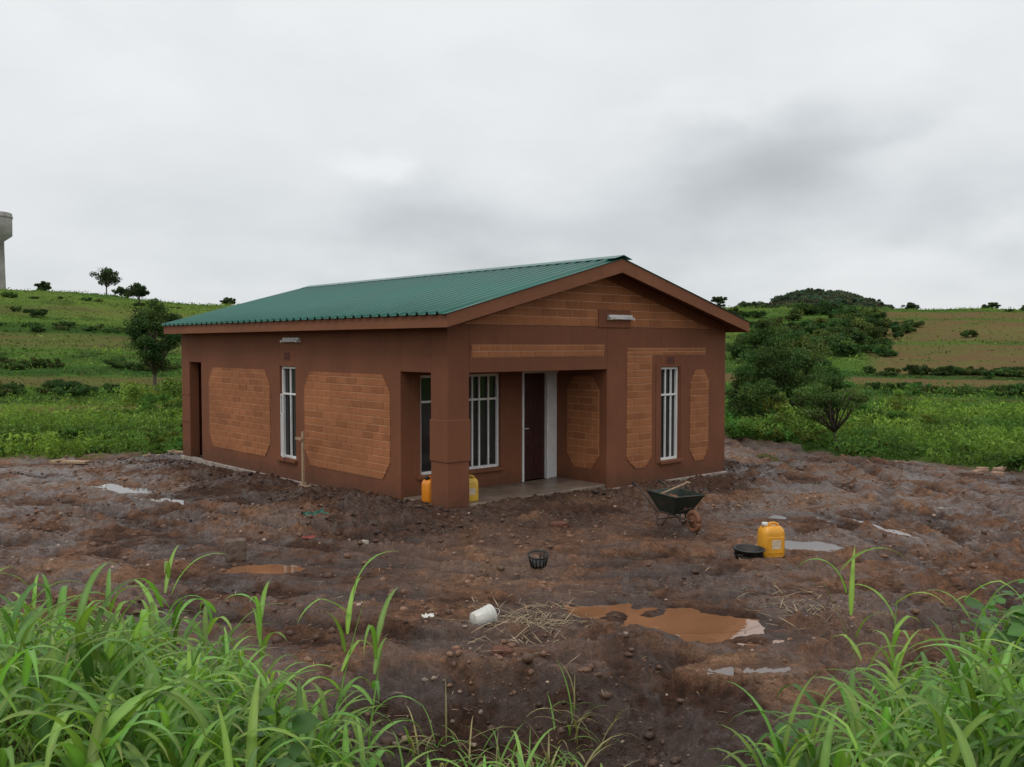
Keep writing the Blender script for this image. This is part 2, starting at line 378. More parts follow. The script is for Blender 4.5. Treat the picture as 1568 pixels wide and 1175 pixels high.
def clip(poly,cl):
    out=poly
    n=len(cl)
    for i in range(n):
        a=cl[i];b=cl[(i+1)%n];inp=out;out=[]
        if not inp:break
        def side(p):return (b[0]-a[0])*(p[1]-a[1])-(b[1]-a[1])*(p[0]-a[0])
        for j in range(len(inp)):
            p=inp[j];q=inp[(j+1)%len(inp)];sp,sq=side(p),side(q)
            if sp>=0:out.append(p)
            if sp*sq<0:
                t=sp/(sp-sq);out.append((p[0]+(q[0]-p[0])*t,p[1]+(q[1]-p[1])*t))
    r=[]
    for p in out:
        if not r or math.hypot(p[0]-r[-1][0],p[1]-r[-1][1])>1e-4:r.append(p)
    return r
def area(p):return .5*sum(p[i][0]*p[(i+1)%len(p)][1]-p[(i+1)%len(p)][0]*p[i][1] for i in range(len(p)))
M_brk=[M_brick,plaster('orange_brick_dark',(.30,.114,.046),1.1),plaster('orange_brick_light',(.38,.150,.064),1.1)]
def panel(plane,poly,name,bh=.128,bw=.33,z0=None):
    us=[p[0] for p in poly];vs=[p[1] for p in poly]
    bm=bmesh.new();bmm=bmesh.new()
    f=[bmm.verts.new(pm(plane,u,.005,v)) for u,v in poly];bmm.faces.new(f)
    g=.0075;v=min(vs) if z0 is None else z0;row=0
    while v<max(vs):
        u=min(us)-bw+(row%2)*bw/2
        while u<max(us):
            q=clip([(u+g,v+g),(u+bw-g,v+g),(u+bw-g,v+bh-g),(u+g,v+bh-g)],poly)
            if len(q)>=3 and area(q)>.0008:
                dj=random.uniform(-.002,.002);mi=random.choice((0,0,0,1,2))
                cx=sum(p[0] for p in q)/len(q);cy=sum(p[1] for p in q)/len(q)
                def sh(p,e):
                    dx,dy=p[0]-cx,p[1]-cy;return(p[0]-math.copysign(min(e,abs(dx)),dx),p[1]-math.copysign(min(e,abs(dy)),dy))
                a=[bm.verts.new(pm(plane,p[0],.004,p[1])) for p in q]
                b=[bm.verts.new(pm(plane,*(lambda w:(w[0],.014+dj,w[1]))(sh(p,.004)))) for p in q]
                bm.faces.new(b).material_index=mi
                for i in range(len(q)):bm.faces.new((a[i],a[(i+1)%len(q)],b[(i+1)%len(q)],b[i])).material_index=mi
            u+=bw
        v+=bh;row+=1
    bm_obj(name+'_mortar',bmm,M_mortar,house);o=bm_obj(name,bm,M_brk[0],house);o.data.materials.append(M_brk[1]);o.data.materials.append(M_brk[2])
def octa(u0,u1,v0,v1,c,cv=None):
    cv=cv or c
    return[(u0+c,v0),(u1-c,v0),(u1,v0+cv),(u1,v1-cv),(u1-c,v1),(u0+c,v1),(u0,v1-cv),(u0,v0+cv)]
panel('L',octa(1.52,4.32,.34,2.07,.22,.3),'side_brick_panel')
panel('L',octa(5.69,8.55,.34,2.07,.22,.3),'side_brick_panel_far')
panel('F',[(.46,2.36),(3.45,2.36),(3.45,2.56),(.46,2.56)],'lintel_brick_band',.1,.33)
panel('F',[(4.30,.31),(4.55,.31),(4.74,.5),(4.74,2.36),(4.05,2.36),(4.05,.5)],'front_brick_panel')
panel('F',[(4.05,2.366),(6.36,2.366),(6.36,2.5),(4.05,2.5)],'front_brick_band',.067,.33)
panel('F',octa(5.89,6.47,.30,2.08,.16,.22),'front_brick_panel_narrow')
panel('P',octa(.18,.98,.34,2.0,.18,.25),'porch_brick_panel')
sa=(2.88-2.70)/.2709-.35
sb=3.415+(3.72-2.88)/.2709
panel('F',[(sa,2.88),(sb-.02,2.88),(3.415,3.72)],'gable_brick',.14,.36,z0=2.88)
boxes('plaster_block',[pbox('F',3.28,4.12,.0,.024,2.862,3.17)],M_wall,house,bevel=.004)
boxes('opening_surround',[pbox('F',4.86,5.0,.0,.012,.36,2.19),pbox('F',5.59,5.73,.0,.012,.36,2.19)],M_wall,house)
boxes('foundation',[(-.05,0.1,1.26,10.12,-.55,.0),(3.5,7.08,-.05,.1,-.55,.02),(6.9,7.07,.1,10.1,-.55,.0),(-.02,.1,.44,1.26,-.3,.05)],M_conc,house,bevel=.012)
boxes('porch_slab',[(.05,3.53,.02,1.24,-.4,.10),(.45,3.6,-.22,.02,-.4,.035)],M_slab,house,bevel=.015)
def window(plane,u0,u1,z0,z1,name,vb,tz,sill=True,side=True):
    f=.045;L=[];d0,d1=-.10,-.05
    L+=[pbox(plane,u0,u0+f,d0,d1,z0,z1),pbox(plane,u1-f,u1,d0,d1,z0,z1),pbox(plane,u0+f,u1-f,d0,d1,z0,z0+f),pbox(plane,u0+f,u1-f,d0,d1,z1-f,z1)]
    for z in tz:L.append(pbox(plane,u0+f,u1-f,d0+.005,d1-.005,z-.018,z+.018))
    zz=[z0+f]+[z for z in tz]+[z1-f]
    for k in vb:
        u=u0+(u1-u0)*k
        for a,b in zip(zz[:-1],zz[1:]):L.append(pbox(plane,u-.014,u+.014,d0+.008,d1-.008,a+.0181 if a in tz else a,b-.0181 if b in tz else b))
    boxes(name+'_frame',L,M_white,house,bevel=.003,seg=1)
    boxes(name+'_glass',[pbox(plane,u0+.01,u1-.01,d0-.012,d0-.004,z0+.01,z1-.01)],M_glass,house)
    if sill:boxes(name+'_sill',[pbox(plane,u0-.06,u1+.06,-.09,.06,z0-.06,z0-.002)],M_wall,house,bevel=.006)
window('L',4.67,5.29,.39,2.15,'side_window',(.5,),(1.62,))
window('F',5.02,5.57,.39,2.145,'front_window',(.36,.66),(1.62,))
window('R',.40,2.12,.42,2.06,'porch_window',(.18,.34,.5,.66,.75,.87),(1.62,),sill=True)
bm=bmesh.new()
for a in[(0,.03,0,.02,0,1.2),(.33,.36,0,.02,0,1.2),(.03,.33,0,.02,0,.03),(.03,.33,0,.02,1.17,1.2),(.03,.33,0,.02,.8,.82),(.17,.185,.003,.017,.03,.8)]:addbox(bm,*a)
o=bm_obj('side_window_casement',bm,M_white,house);o.location=(-.002,5.27,.42);o.rotation_euler=(0,0,math.radians(-112))
for nm,pl,u,z in(('air_brick_side','L',4.98,2.34),('air_brick_front','F',5.29,2.27)):
    L=[pbox(pl,u-.11,u+.11,0,.008,z-.07,z+.07)];boxes(nm,L,M_vent,house)
    boxes(nm+'_slots',[pbox(pl,u-.09+i*.05,u-.06+i*.05,.006,.0095,z-.05+j*.04,z-.028+j*.04) for i in range(4) for j in range(3)],M_dark,house)
for nm,pl,u0,u1,z in(('side_light','L',4.45,5.08,2.66),('front_light','F',3.5,4.12,3.05)):
    dd=.024 if pl=='F' else 0
    boxes(nm+'_base',[pbox(pl,u0,u1,dd,dd+.05,z-.01,z+.035)],M_white,house,bevel=.008)
    a=pm(pl,u0+.02,dd+.07,z-.03);b=pm(pl,u1-.02,dd+.07,z-.03);tubes(nm+'_tube',[([a,b],.02)],M_white,house)
    boxes(nm+'_end',[pbox(pl,u0,u0+.025,dd,dd+.095,z-.055,z-.0101),pbox(pl,u1-.025,u1,dd,dd+.095,z-.055,z-.0101)],M_white,house)
boxes('door_frame',[pbox('R',2.63,2.67,-.12,.02,.10,2.09),pbox('R',3.24,3.29,-.12,.02,.10,2.05),pbox('R',2.67,3.53,-.12,.02,2.05,2.09)],M_white,house,bevel=.004)
boxes('door_side_panel',[pbox('R',3.29,3.525,-.10,-.02,.10,2.05)],M_white,house,bevel=.004)
DL=[pbox('R',2.67,3.24,-.10,-.05,.105,2.05)]
for i in range(2):
    for j,(a,b) in enumerate(((.2,.62),(.7,1.12),(1.2,1.62),(1.68,1.98))):
        DL.append(pbox('R',2.73+i*.25,2.93+i*.25,-.051,-.035,a,b))
boxes('door',DL,M_door,house,bevel=.008)
tubes('door_handle',[([pm('R',2.71,-.05,1.05),pm('R',2.71,.0,1.05),pm('R',2.80,.0,1.05)],.01)],M_white,house)
def roofside(name,s0,z0,s1,z1):
    t=-.47;prof=[]
    while t<10.2:
        for dt,h in((0,0),(.15,0),(.17,.042),(.21,.042),(.23,0)):prof.append((t+dt,h))
        t+=.25
    V=[];F=[]
    for k in range(2):
        s,z=(s0,z0) if k==0 else(s1,z1)
        for a,h in prof:V.append((s,a,z+h))
    n=len(prof)
    for i in range(n-1):F.append((i,i+1,n+i+1,n+i) if s0>s1 else (i,n+i,n+i+1,i+1))
    o=mk(name,np.array(V),np.array(F),M_roof,parent=house)
    m=o.modifiers.new('s','SOLIDIFY');m.thickness=.003;return o
roofside('roof_sheet_left',-.40,3.0,3.415,4.03);roofside('roof_sheet_right',7.24,3.0,3.415,4.03)
def prism(name,P,t0,t1,m,bevel=0):
    bm=bmesh.new();a=[bm.verts.new((s,t0,z)) for s,z in P];b=[bm.verts.new((s,t1,z)) for s,z in P]
    bm.faces.new(a);bm.faces.new(b[::-1]);n=len(P)
    for i in range(n):bm.faces.new((a[i],b[i],b[(i+1)%n],a[(i+1)%n]))
    return bm_obj(name,bm,m,house,bevel=bevel)
prism('ridge_cap',[(3.2,4.015),(3.2,4.02),(3.415,4.085),(3.63,4.02),(3.63,4.015),(3.415,4.07)],-.48,10.23,M_roof)
prism('gable_fascia_left',[(-.35,2.81),(-.35,3.0),(3.415,4.015),(3.415,3.79)],-.45,-.42,M_fascia)
prism('gable_fascia_right',[(3.416,3.79),(3.416,4.015),(7.18,3.0),(7.18,2.81)],-.45,-.42,M_fascia)
prism('rear_fascia_left',[(-.35,2.81),(-.35,3.0),(3.415,4.015),(3.415,3.79)],10.17,10.2,M_fascia)
prism('rear_fascia_right',[(3.416,3.79),(3.416,4.015),(7.18,3.0),(7.18,2.81)],10.17,10.2,M_fascia)
boxes('eave_fascia',[(-.35,-.32,-.419,10.169,2.81,2.995),(7.15,7.18,-.419,10.169,2.81,2.995)],M_fascia,house)
prism('soffit_left',[(-.319,2.93),(-.319,2.96),(3.415,3.97),(3.415,3.94)],-.419,10.169,M_wall)
prism('soffit_right',[(3.416,3.94),(3.416,3.97),(7.149,2.96),(7.149,2.93)],-.419,10.169,M_wall)
# ---------------------------------------------------------------- foliage builders
def rndunit(n):
    v=rng.normal(size=(n,3));return v/np.linalg.norm(v,axis=1)[:,None]
def leafgeo(C,size,asp=.5,up=0):
    n=len(C);a=rndunit(n);a[:,2]+=up;a/=np.linalg.norm(a,axis=1)[:,None]
    b=np.cross(a,rndunit(n));b/=np.linalg.norm(b,axis=1)[:,None]
    s=(np.asarray(size)*np.ones(n))[:,None]
    V=np.stack([C-a*s*.5,C+b*s*asp*.5,C+a*s*.5,C-b*s*asp*.5],1).reshape(-1,3)
    return V,np.arange(n*4).reshape(n,4)
def crown(center,rad,nclump,cr,nleaf,lsize,flat=1,base=(.045,.085,.022),surface=.5):
    P=[];Cc=[];cl=[]
    for i in range(nclump):
        d=rndunit(1)[0];r=rng.uniform(surface,1)*(.75+.35*rng.random())
        c=np.array(center)+d*np.array(rad)*r;cl.append(c)
        m=int(nleaf*rng.uniform(.5,1.3));k=cr*rng.uniform(.6,1.3)
        q=rndunit(m)*(rng.random((m,1))**.45)*k;q[:,2]*=.62*flat
        P.append(c+q);br=rng.uniform(.6,1.4)*np.array(base)*np.array([rng.uniform(.8,1.3),1,1])
        Cc.append(br*rng.uniform(.65,1.4,(m,1)))
    P=np.concatenate(P);Cc=np.concatenate(Cc)
    V,F=leafgeo(P,lsize*rng.uniform(.6,1.3,len(P)));return V,F,np.repeat(Cc,4,0),cl
def tree(name,x,y,h,cz,rad,nclump,cr,nleaf,ls,tr=.09,forkh=.3,flat=1,base=(.045,.085,.022),lean=(0,0),surface=.45,limbs=10):
    z=Hs(x,y) if math.hypot(x,y)<60 else float(basez(np.array([x]),np.array([y]))[0])
    e=empty(name,(x,y,z-.05))
    V,F,c,cl=crown((lean[0],lean[1],cz),rad,nclump,cr,nleaf,ls,flat,base,surface)
    mk('foliage',V,F,M_leaf,cols=c,parent=e)
    fk=Vector((lean[0]*.4,lean[1]*.4,h*forkh));paths=[([(0,0,0),(lean[0]*.1,.02,h*forkh*.5),fk],[tr,tr*.8,tr*.7])]
    random.shuffle(cl)
    for c_ in cl[:limbs]:
        c_=Vector(c_);mid=fk.lerp(c_,.5)+Vector((random.uniform(-.1,.1),random.uniform(-.1,.1),-.06*h*random.random()))
        paths.append(([fk,mid,c_],[tr*.5,tr*.3,tr*.1]))
        for k in range(2):
            q=c_+Vector((random.uniform(-1,1),random.uniform(-1,1),random.uniform(-.2,.6)))*cr
            paths.append(([mid,mid.lerp(q,.6),q],[tr*.22,tr*.14,tr*.05]))
    tubes('trunk_and_limbs',paths,M_bark,e,n=6);return e
tree('tree',-17.6,45,5.2,3.2,(1.35,1.3,1.85),52,.50,300,.14,.13,.25,base=(.055,.100,.032),limbs=16)
tree('tree',8.85,31,3.9,2.15,(1.45,1.3,1.5),62,.42,300,.10,.1,.2,base=(.068,.125,.038),limbs=16)
tree('tree',10.2,31.5,3.2,1.6,(1.2,1.1,1.3),42,.40,280,.10,.08,.2,base=(.076,.135,.040))
tree('tree',7.6,28.6,2.6,1.2,(1.0,.9,1.0),36,.36,260,.09,.07,.2,base=(.062,.115,.034))
tree('tree',8.45,23.7,2.2,1.50,(1.15,.9,.50),46,.25,210,.070,.06,.25,flat=.8,base=(.090,.160,.048),lean=(-.15,0),limbs=20,surface=.35)
def bigbush(name,L,ls,base,n=110):
    V=[];F=[];C=[];o=0
    for x,y,w,h in L:
        z=float(basez(np.array([x]),np.array([y]))[0])
        b2=tuple(np.array(base)*rng.uniform(.75,1.35)*np.array([rng.uniform(.8,1.4),1,1]))
        v,f,c,_=crown((x,y,z+h*.42),(w*.5,w*.5,h*.42),max(5,int(7*w/h)),h*.36,n,ls*h,1,b2)
        V.append(v);F.append(f+o);C.append(c);o+=len(v)
    return mk(name,np.concatenate(V),np.concatenate(F),M_leaf,cols=np.concatenate(C))
def pol(px,r):u=(px-784)/1400;return(u*r,r)
L=[]
for px,r,w,h in[(1120,29,1.6,1.2),(1165,27.5,1.4,.9),(1215,27,1.3,.8),(1250,29,1.5,1.0),(1330,33,1.2,.8),(1135,27,1.2,.8),(1180,29,1.6,1.5),(200,42,1.6,1.4),(262,40,1.6,1.5),(275,35,1.3,1.0),(235,38,1.2,.8)]:
    x,y=pol(px,r);L.append((x,y,w,h))
for i in range(16):
    px=random.uniform(1180,1430);r=random.uniform(27,48);x,y=pol(px,r);L.append((x,y,random.uniform(.5,1.3),random.uniform(.3,.7)))
bigbush('shrubs',L,.10,(.10,.185,.04),240)
L=[]
for i in range(190):
    x=random.uniform(-16,16);y=float(yb(np.array([x]))[0])+random.uniform(.0,4.5)**1.2-.3
    if abs(x)<.6*y and house_dist(np.array([x]),np.array([y]))[0]>1.2:L.append((x,y,random.uniform(.3,1.0),random.uniform(.15,.5)))
bigbush('weeds',L,.22,(.10,.18,.04),110)
L=[]
for i in range(46):
    px=random.gauss(1300,38);r=random.uniform(75,125);x,y=pol(px,r);L.append((x,y,random.uniform(1.5,4),random.uniform(1.0,2.2)))
for i in range(26):
    px=random.uniform(1115,1260);r=random.uniform(60,120);x,y=pol(px,r);L.append((x,y,random.uniform(1.5,4),random.uniform(.8,2.0)))
for (p0,p1,r0,nn) in[(-60,330,50,22),(-60,330,66,20),(-60,330,91,16),(1330,1640,73,34),(1240,1640,57,12),(-60,330,125,10)]:
    for i in range(nn):
        px=random.uniform(p0,p1);x,y=pol(px,1);r=(r0+random.gauss(0,1.0))
        q=r/math.hypot(x,y)/(1+.12*x/math.hypot(x,y));x*=q;y*=q
        L.append((x,y,random.uniform(.8,2.6),random.uniform(.3,.75)))
for i in range(8):
    px=random.uniform(-60,330);r=random.uniform(60,150);x,y=pol(px,r);L.append((x,y,random.uniform(.8,2.6),random.uniform(.5,1.3)))
for i in range(8):
    px=random.uniform(1350,1620);r=random.uniform(90,165);x,y=pol(px,r);L.append((x,y,random.uniform(.8,2.5),random.uniform(.4,1.1)))
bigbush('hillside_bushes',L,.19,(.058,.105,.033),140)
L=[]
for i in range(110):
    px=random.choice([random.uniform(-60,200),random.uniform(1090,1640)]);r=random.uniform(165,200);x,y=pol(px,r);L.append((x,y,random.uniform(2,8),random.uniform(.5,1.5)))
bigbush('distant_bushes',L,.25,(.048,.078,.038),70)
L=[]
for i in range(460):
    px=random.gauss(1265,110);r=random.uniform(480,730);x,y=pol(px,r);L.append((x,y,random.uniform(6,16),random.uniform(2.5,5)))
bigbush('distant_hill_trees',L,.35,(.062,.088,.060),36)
for px,r,h,w in[(165,150,4.8,2.3),(70,165,2.8,1.8),(188,158,2.2,1.4),(350,170,2.0,1.8),(1100,165,2.2,1.5),(1395,175,2.2,1.7),(1515,175,2.2,2.0),(215,120,3.0,1.2)]:
    x,y=pol(px,r);tree('acacia_tree',x,y,h,h*.66,(w,w,h*.32),30,h*.19,110,.30,.14,.3,flat=.9,base=(.048,.078,.034),limbs=8,surface=.25)
def scatter(n,rmin,rmax,az0,az1,bias=1.):
    a=np.radians(rng.uniform(az0,az1,n));r=rmin*(rmax/rmin)**(rng.random(n)**bias);return r*np.sin(a),r*np.cos(a)
V=[];F=[];C=[];o=0
for n,r0,r1,a0,a1,sz,hh in[(110000,17,42,-36,-13,.13,.42),(110000,16,42,10,36,.13,.42),(60000,40,80,-36,36,.20,.36),(60000,75,180,-36,36,.32,.3)]:
    x,y=scatter(n,r0,r1,a0,a1);g,sm=fieldcol(x,y);vgm=vegmask(x,y)
    dn=ss(-.35,.25,fbm(x,y,.35,4,101)+.15);keep=(rng.random(n)<vgm*(.3+.7*dn)*np.clip(1-sm*1.35,0,1))&(vgm>.4)&(house_dist(x,y)>1)
    x,y,g,dn,sm=x[keep],y[keep],g[keep],dn[keep],sm[keep]
    z=H(x,y);cl=ss(-.1,.45,fbm(x,y,1.1,3,103));ht=hh*(.15+1.1*cl)*rng.random(len(x))**.7
    yb_=ss(.0,.4,fbm(x,y,.25,3,105))[:,None]*(1-sm)[:,None]
    c=g*1.15*(1-yb_*.65)+np.array([.19,.28,.05])*yb_*.65
    c=c*(.65+.7*cl[:,None])*rng.uniform(.6,1.5,(len(x),1))
    v,f=leafgeo(np.stack([x,y,z+ht],-1),sz*rng.uniform(.5,1.3,len(x)),.38,.6)
    V.append(v);F.append(f+o);C.append(np.repeat(c,4,0));o+=len(v)
mk('field_vegetation',np.concatenate(V),np.concatenate(F),M_leaf,cols=np.concatenate(C))
# ---------------------------------------------------------------- foreground grass
class Blades:
    def __init__(s):s.V=[];s.F=[];s.C=[]
    def blade(s,p,az,el,L,w,droop,col,seg=8,twist=0,kink=0):
        b=len(s.V);p=np.array(p,float);ds=L/seg
        for i in range(seg+1):
            t=i/seg;e=el-droop*t**1.5-(kink if t>.55 else 0)
            d=np.array([math.cos(az)*math.cos(e),math.sin(az)*math.cos(e),math.sin(e)])
            a2=az+twist*t;sd=np.array([-math.sin(a2),math.cos(a2),0])
            up=np.cross(sd,d)*-1
            ww=w*(min(1,.45+3*t))*(1-t**2.2)*.5+.0006
            k=1.0+.15*math.sin(t*3)
            tip=max(0,t-.75)*s.dry
            cc=col*k*(1-tip)+np.array([.30,.27,.10])*tip
            wv=.12*math.sin(t*17+az*5)
            for q,h in((-1,.35+wv),(0,0),(1,.35-wv)):
                s.V.append(p+sd*ww*q+up*ww*h);s.C.append(cc*(1.35 if q==0 else 1))
            p=p+d*ds
        for i in range(seg):
            for q in(0,1):
                a=b+i*3+q;s.F.append((a,a+1,a+4,a+3))
    dry=0
    def plant(s,x,y,z,h,nl,ll,w,col):
        lean=random.uniform(0,.35);la=random.uniform(0,6.28)
        az=random.uniform(0,6.28);n=nl
        s.blade((x,y,z),la,1.5-lean,h,.014,.25,col*.8,5)
        for i in range(n):
            t=(i+.4)/n;hh=h*t
            bx=x+math.cos(la)*math.sin(lean)*hh;by=y+math.sin(la)*math.sin(lean)*hh
            az+=random.uniform(1.8,3.6);s.dry=random.choice((0,0,1.5,3))
            c=col*random.uniform(.65,1.3)*np.array([random.uniform(.85,1.3),1,random.uniform(.8,1.2)])
            s.blade((bx,by,z+hh),az,random.uniform(.8,1.4),ll*random.uniform(.6,1.15),w*random.uniform(.6,1.15),random.uniform(1.1,2.6),c,9,random.uniform(-.6,.6),random.choice((0,0,0,.5)))
        s.dry=0
    def make(s,name,m):
        return mk(name,np.array(s.V),np.array(s.F),m,cols=np.array(s.C),smooth=True)
def gpts(n,x0,x1,y0,y1,marg=.1):
    out=[]
    while len(out)<n:
        x=rng.uniform(x0,x1,400);y=rng.uniform(y0,y1,400)
        ok=(y<fore(x)-marg)&(np.abs(x)<.60*y+.35)&(y>2.7)&(rng.random(400)<ss(-.5,.2,fbm(x,y,1.2,3,131)))
        z=H(x[ok],y[ok]);out+=list(zip(x[ok],y[ok],z))
    return out[:n]
GC=np.array([.155,.290,.060])
B=Blades()
for x,y,z in gpts(225,-4.4,-.75,2.9,7.2):
    h=random.uniform(.2,.5)*(1.1 if x<-1.8 else .75);B.plant(x,y,z,h,random.randint(5,8),random.uniform(.34,.56),random.uniform(.030,.057),GC*random.uniform(.6,1.3))
for (x,y,h) in[(-2.75,6.7,.85),(-2.35,6.6,.62),(-1.2,6.0,.95),(-1.75,6.3,.7),(-.95,5.9,.75),(-3.6,6.7,.7),(-2.6,6.5,.8),(-2.9,6.6,.7)]:
    B.plant(x,y,Hs(x,y),h,8,.52,.044,GC*1.15)
B.make('maize_grass',M_grass)
B=Blades()
for x,y,z in gpts(170,1.25,4.6,2.9,7.2):
    h=random.uniform(.2,.5);B.plant(x,y,z,h,random.randint(5,8),random.uniform(.34,.55),random.uniform(.028,.052),GC*random.uniform(.6,1.25))
for (x,y,h) in[(2.45,6.1,1.05),(2.7,6.4,.7),(3.3,6.4,.7),(3.0,5.6,.8)]:
    B.plant(x,y,Hs(x,y),h,7,.48,.040,GC*1.15)
B.make('maize_grass',M_grass)
B=Blades()
for x,y,z in gpts(30,-.8,1.2,3.4,4.8,.05):
    B.plant(x,y,z,random.uniform(.22,.42),6,random.uniform(.3,.46),random.uniform(.024,.044),GC*random.uniform(.75,1.25))
for i in range(170):
    cx,cy=random.choice([(.05,5.7),(.3,6.0),(-.3,6.1),(.55,6.5),(-.75,5.9),(.1,5.9)]);x=cx+random.gauss(0,.14);y=cy+random.gauss(0,.1)
    c=np.array([.36,.31,.15])*random.uniform(.5,1.1) if random.random()<.6 else GC*.9
    B.blade((x,y,Hs(x,y)),random.uniform(0,6.28),random.uniform(.5,1.4),random.uniform(.2,.5),random.uniform(.007,.018),random.uniform(.8,2.4),c,6)
B.make('grass_tufts',M_grass)
P=np.array(gpts(4200,-4.6,4.6,2.8,7.3,.0))
B=Blades()
for x,y,z in P:
    B.blade((x,y,z),random.uniform(0,6.28),random.uniform(.8,1.5),random.uniform(.1,.34),random.uniform(.005,.014),random.uniform(.3,1.8),GC*random.uniform(.4,1.0)*np.array([random.uniform(.9,1.4),1,1]),4)
B.make('undergrowth',M_grass)
def broadleaf(name,pts,ls,col):
    V=[];F=[];C=[]
    for (x,y,h,n,sp) in pts:
        z0=Hs(x,y)
        for i in range(n):
            a=random.uniform(0,6.28);rr_=sp*math.sqrt(random.random());hh=h*random.uniform(.3,1)
            c=Vector((x+rr_*math.cos(a),y+rr_*math.sin(a),z0+hh))
            nrm=Vector((random.gauss(0,.4),random.gauss(0,.4)-.25,1)).normalized();u=nrm.orthogonal().normalized();v=nrm.cross(u)
            th=random.uniform(0,6.28);u,v=u*math.cos(th)+v*math.sin(th),v*math.cos(th)-u*math.sin(th)
            s=ls*random.uniform(.5,1.25);b=len(V)
            prof=[(-.5,0),(-.42,.34),(-.05,.48),(.3,.26),(.6,0)]
            k=random.uniform(.65,1.25)
            mid=[c+u*s*a_-nrm*s*.10*abs(a_) for a_,_ in prof]
            for (a_,w_),mp in zip(prof,mid):
                for q in(-1,0,1):
                    V.append(tuple(mp+v*s*w_*q+nrm*s*.12*abs(q)*w_*2));C.append(np.array(col)*k*(1.25 if q==0 else 1))
            for i2 in range(4):
                for q in(0,1):
                    e=b+i2*3+q;F.append((e,e+1,e+4,e+3))
    return mk(name,np.array(V),np.array(F),M_grass,cols=np.array(C),smooth=True)
broadleaf('broadleaf_weeds',[(1.65,5.0,.36,34,.22),(1.42,4.7,.40,28,.2),(3.45,6.0,.80,80,.42),(3.1,5.2,.66,55,.35),(3.0,4.9,.70,36,.3),(-.75,4.3,.34,26,.2),(-1.15,4.1,.45,34,.25),(-3.3,5.6,.4,22,.3)],.11,(.095,.21,.052))
# ---------------------------------------------------------------- clods, stones, straw
def rocks(name,n,pts,smin,smax,mat_,sub=1,cols=None):
    bm=bmesh.new();bmesh.ops.create_icosphere(bm,subdivisions=sub,radius=1)
    bv=np.array([v.co[:] for v in bm.verts]);bf=np.array([[v.index for v in f.verts] for f in bm.faces]);bm.free()
    x,y=pts;n=len(x);z=H(x,y);s=smin*(smax/smin)**(rng.random(n)**2.2)
    sc_=s[:,None,None]*rng.uniform(.6,1.2,(n,1,3))*np.array([1,1,.75])
    v=bv[None]*sc_*(1+rng.uniform(-.22,.22,(n,len(bv),1)))
    a=rng.uniform(0,6.28,n);c,s_=np.cos(a)[:,None],np.sin(a)[:,None]
    vx=v[...,0]*c-v[...,1]*s_;vy=v[...,0]*s_+v[...,1]*c
    V=np.stack([vx+x[:,None],vy+y[:,None],v[...,2]+(z+s*.15)[:,None]],-1).reshape(-1,3)
    Fx=(bf[None]+(np.arange(n)*len(bv))[:,None,None]).reshape(-1,3)
    k=mudcol(x,y)*rng.uniform(.6,1.5,(n,1)) if cols is None else cols(n)
    return mk(name,V,Fx,mat_,cols=np.repeat(k,len(bv),0),smooth=(sub>1))
def colmat(name,rough=.85,bs=25,bd=.02):
    m,nt,p=newmat(name);a=nt.n('ShaderNodeVertexColor');a.layer_name='col';tc=nt.n('ShaderNodeTexCoord').outputs['Object']
    f=nt.noise(tc,18,5,.7);v=nt.ramp(f,.3,.7,.65,1.35);cc=nt.n('ShaderNodeCombineXYZ')
    for i in range(3):nt.l(v,cc.inputs[i])
    nt.l(nt.mix(1.0,a.outputs[0],cc.outputs[0],'MULTIPLY'),p.inputs['Base Color']);p.inputs['Roughness'].default_value=rough
    b=nt.n('ShaderNodeBump');b.inputs['Strength'].default_value=.7;b.inputs['Distance'].default_value=bd
    nt.l(f,b.inputs['Height']);nt.l(b.outputs[0],p.inputs['Normal']);return m
M_clod=colmat('clod',.6)
n=70000;x=rng.uniform(-11,11,n);y=5+19*rng.random(n)**1.4
hd=house_dist(x,y);k=(vegmask(x,y)<.3)&(hd>.12)&(rng.random(n)<(.17+.8*np.exp(-((hd-.9)/1.2)**2)+.6*np.exp(-((x-.2)/1.4)**4)*ss(7.6,6.8,y))*ss(-.4,.3,fbm(x,y,1.3,3,141)))
rocks('soil_clods',0,(x[k],y[k]),.009,.055,M_clod,1)
n=1500;x=rng.uniform(-11,11,n);y=6+16*rng.random(n)**1.3;k=(vegmask(x,y)<.3)&(house_dist(x,y)>.4)
rocks('pebbles',0,(x[k],y[k]),.008,.030,M_clod,2,cols=lambda n:np.array([.28,.20,.155])*rng.uniform(.4,1.6,(n,1)))
GX=np.linspace(-12,12,481);GY=np.linspace(4,24,401);gx,gy=np.meshgrid(GX,GY);GZ=H(gx.ravel(),gy.ravel()).reshape(gx.shape)
def Hs0(x,y):
    i=int((y-4)/.05);j=int((x+12)/.05);return float(GZ[max(0,min(400,i)),max(0,min(480,j))])
def straw(name,n,fn,lmin,lmax,w):
    B=Blades()
    for i in range(n):
        x,y=fn();B.blade((x,y,Hs0(x,y)+random.uniform(.005,.04)),random.uniform(0,6.28),random.uniform(-.15,.15),random.uniform(lmin,lmax),w*random.uniform(.6,1.4),random.uniform(0,.4),np.array([.32,.235,.14])*random.uniform(.35,1.15),3)
    return B.make(name,M_clod)
straw('straw_pile',420,lambda:(random.gauss(.17,.28),random.gauss(8.25,.34)) if random.random()<.8 else(random.gauss(2.75,.22),random.gauss(8.7,.2)),.06,.38,.007)
def rp():
    while True:
        x=random.uniform(-8,8);y=random.uniform(6.4,17)
        if abs(x)<.6*y and vegmask(np.array([x]),np.array([y]))[0]<.3 and house_dist(np.array([x]),np.array([y]))[0]>.3:return x,y
straw('straw_litter',1400,rp,.03,.15,.007)
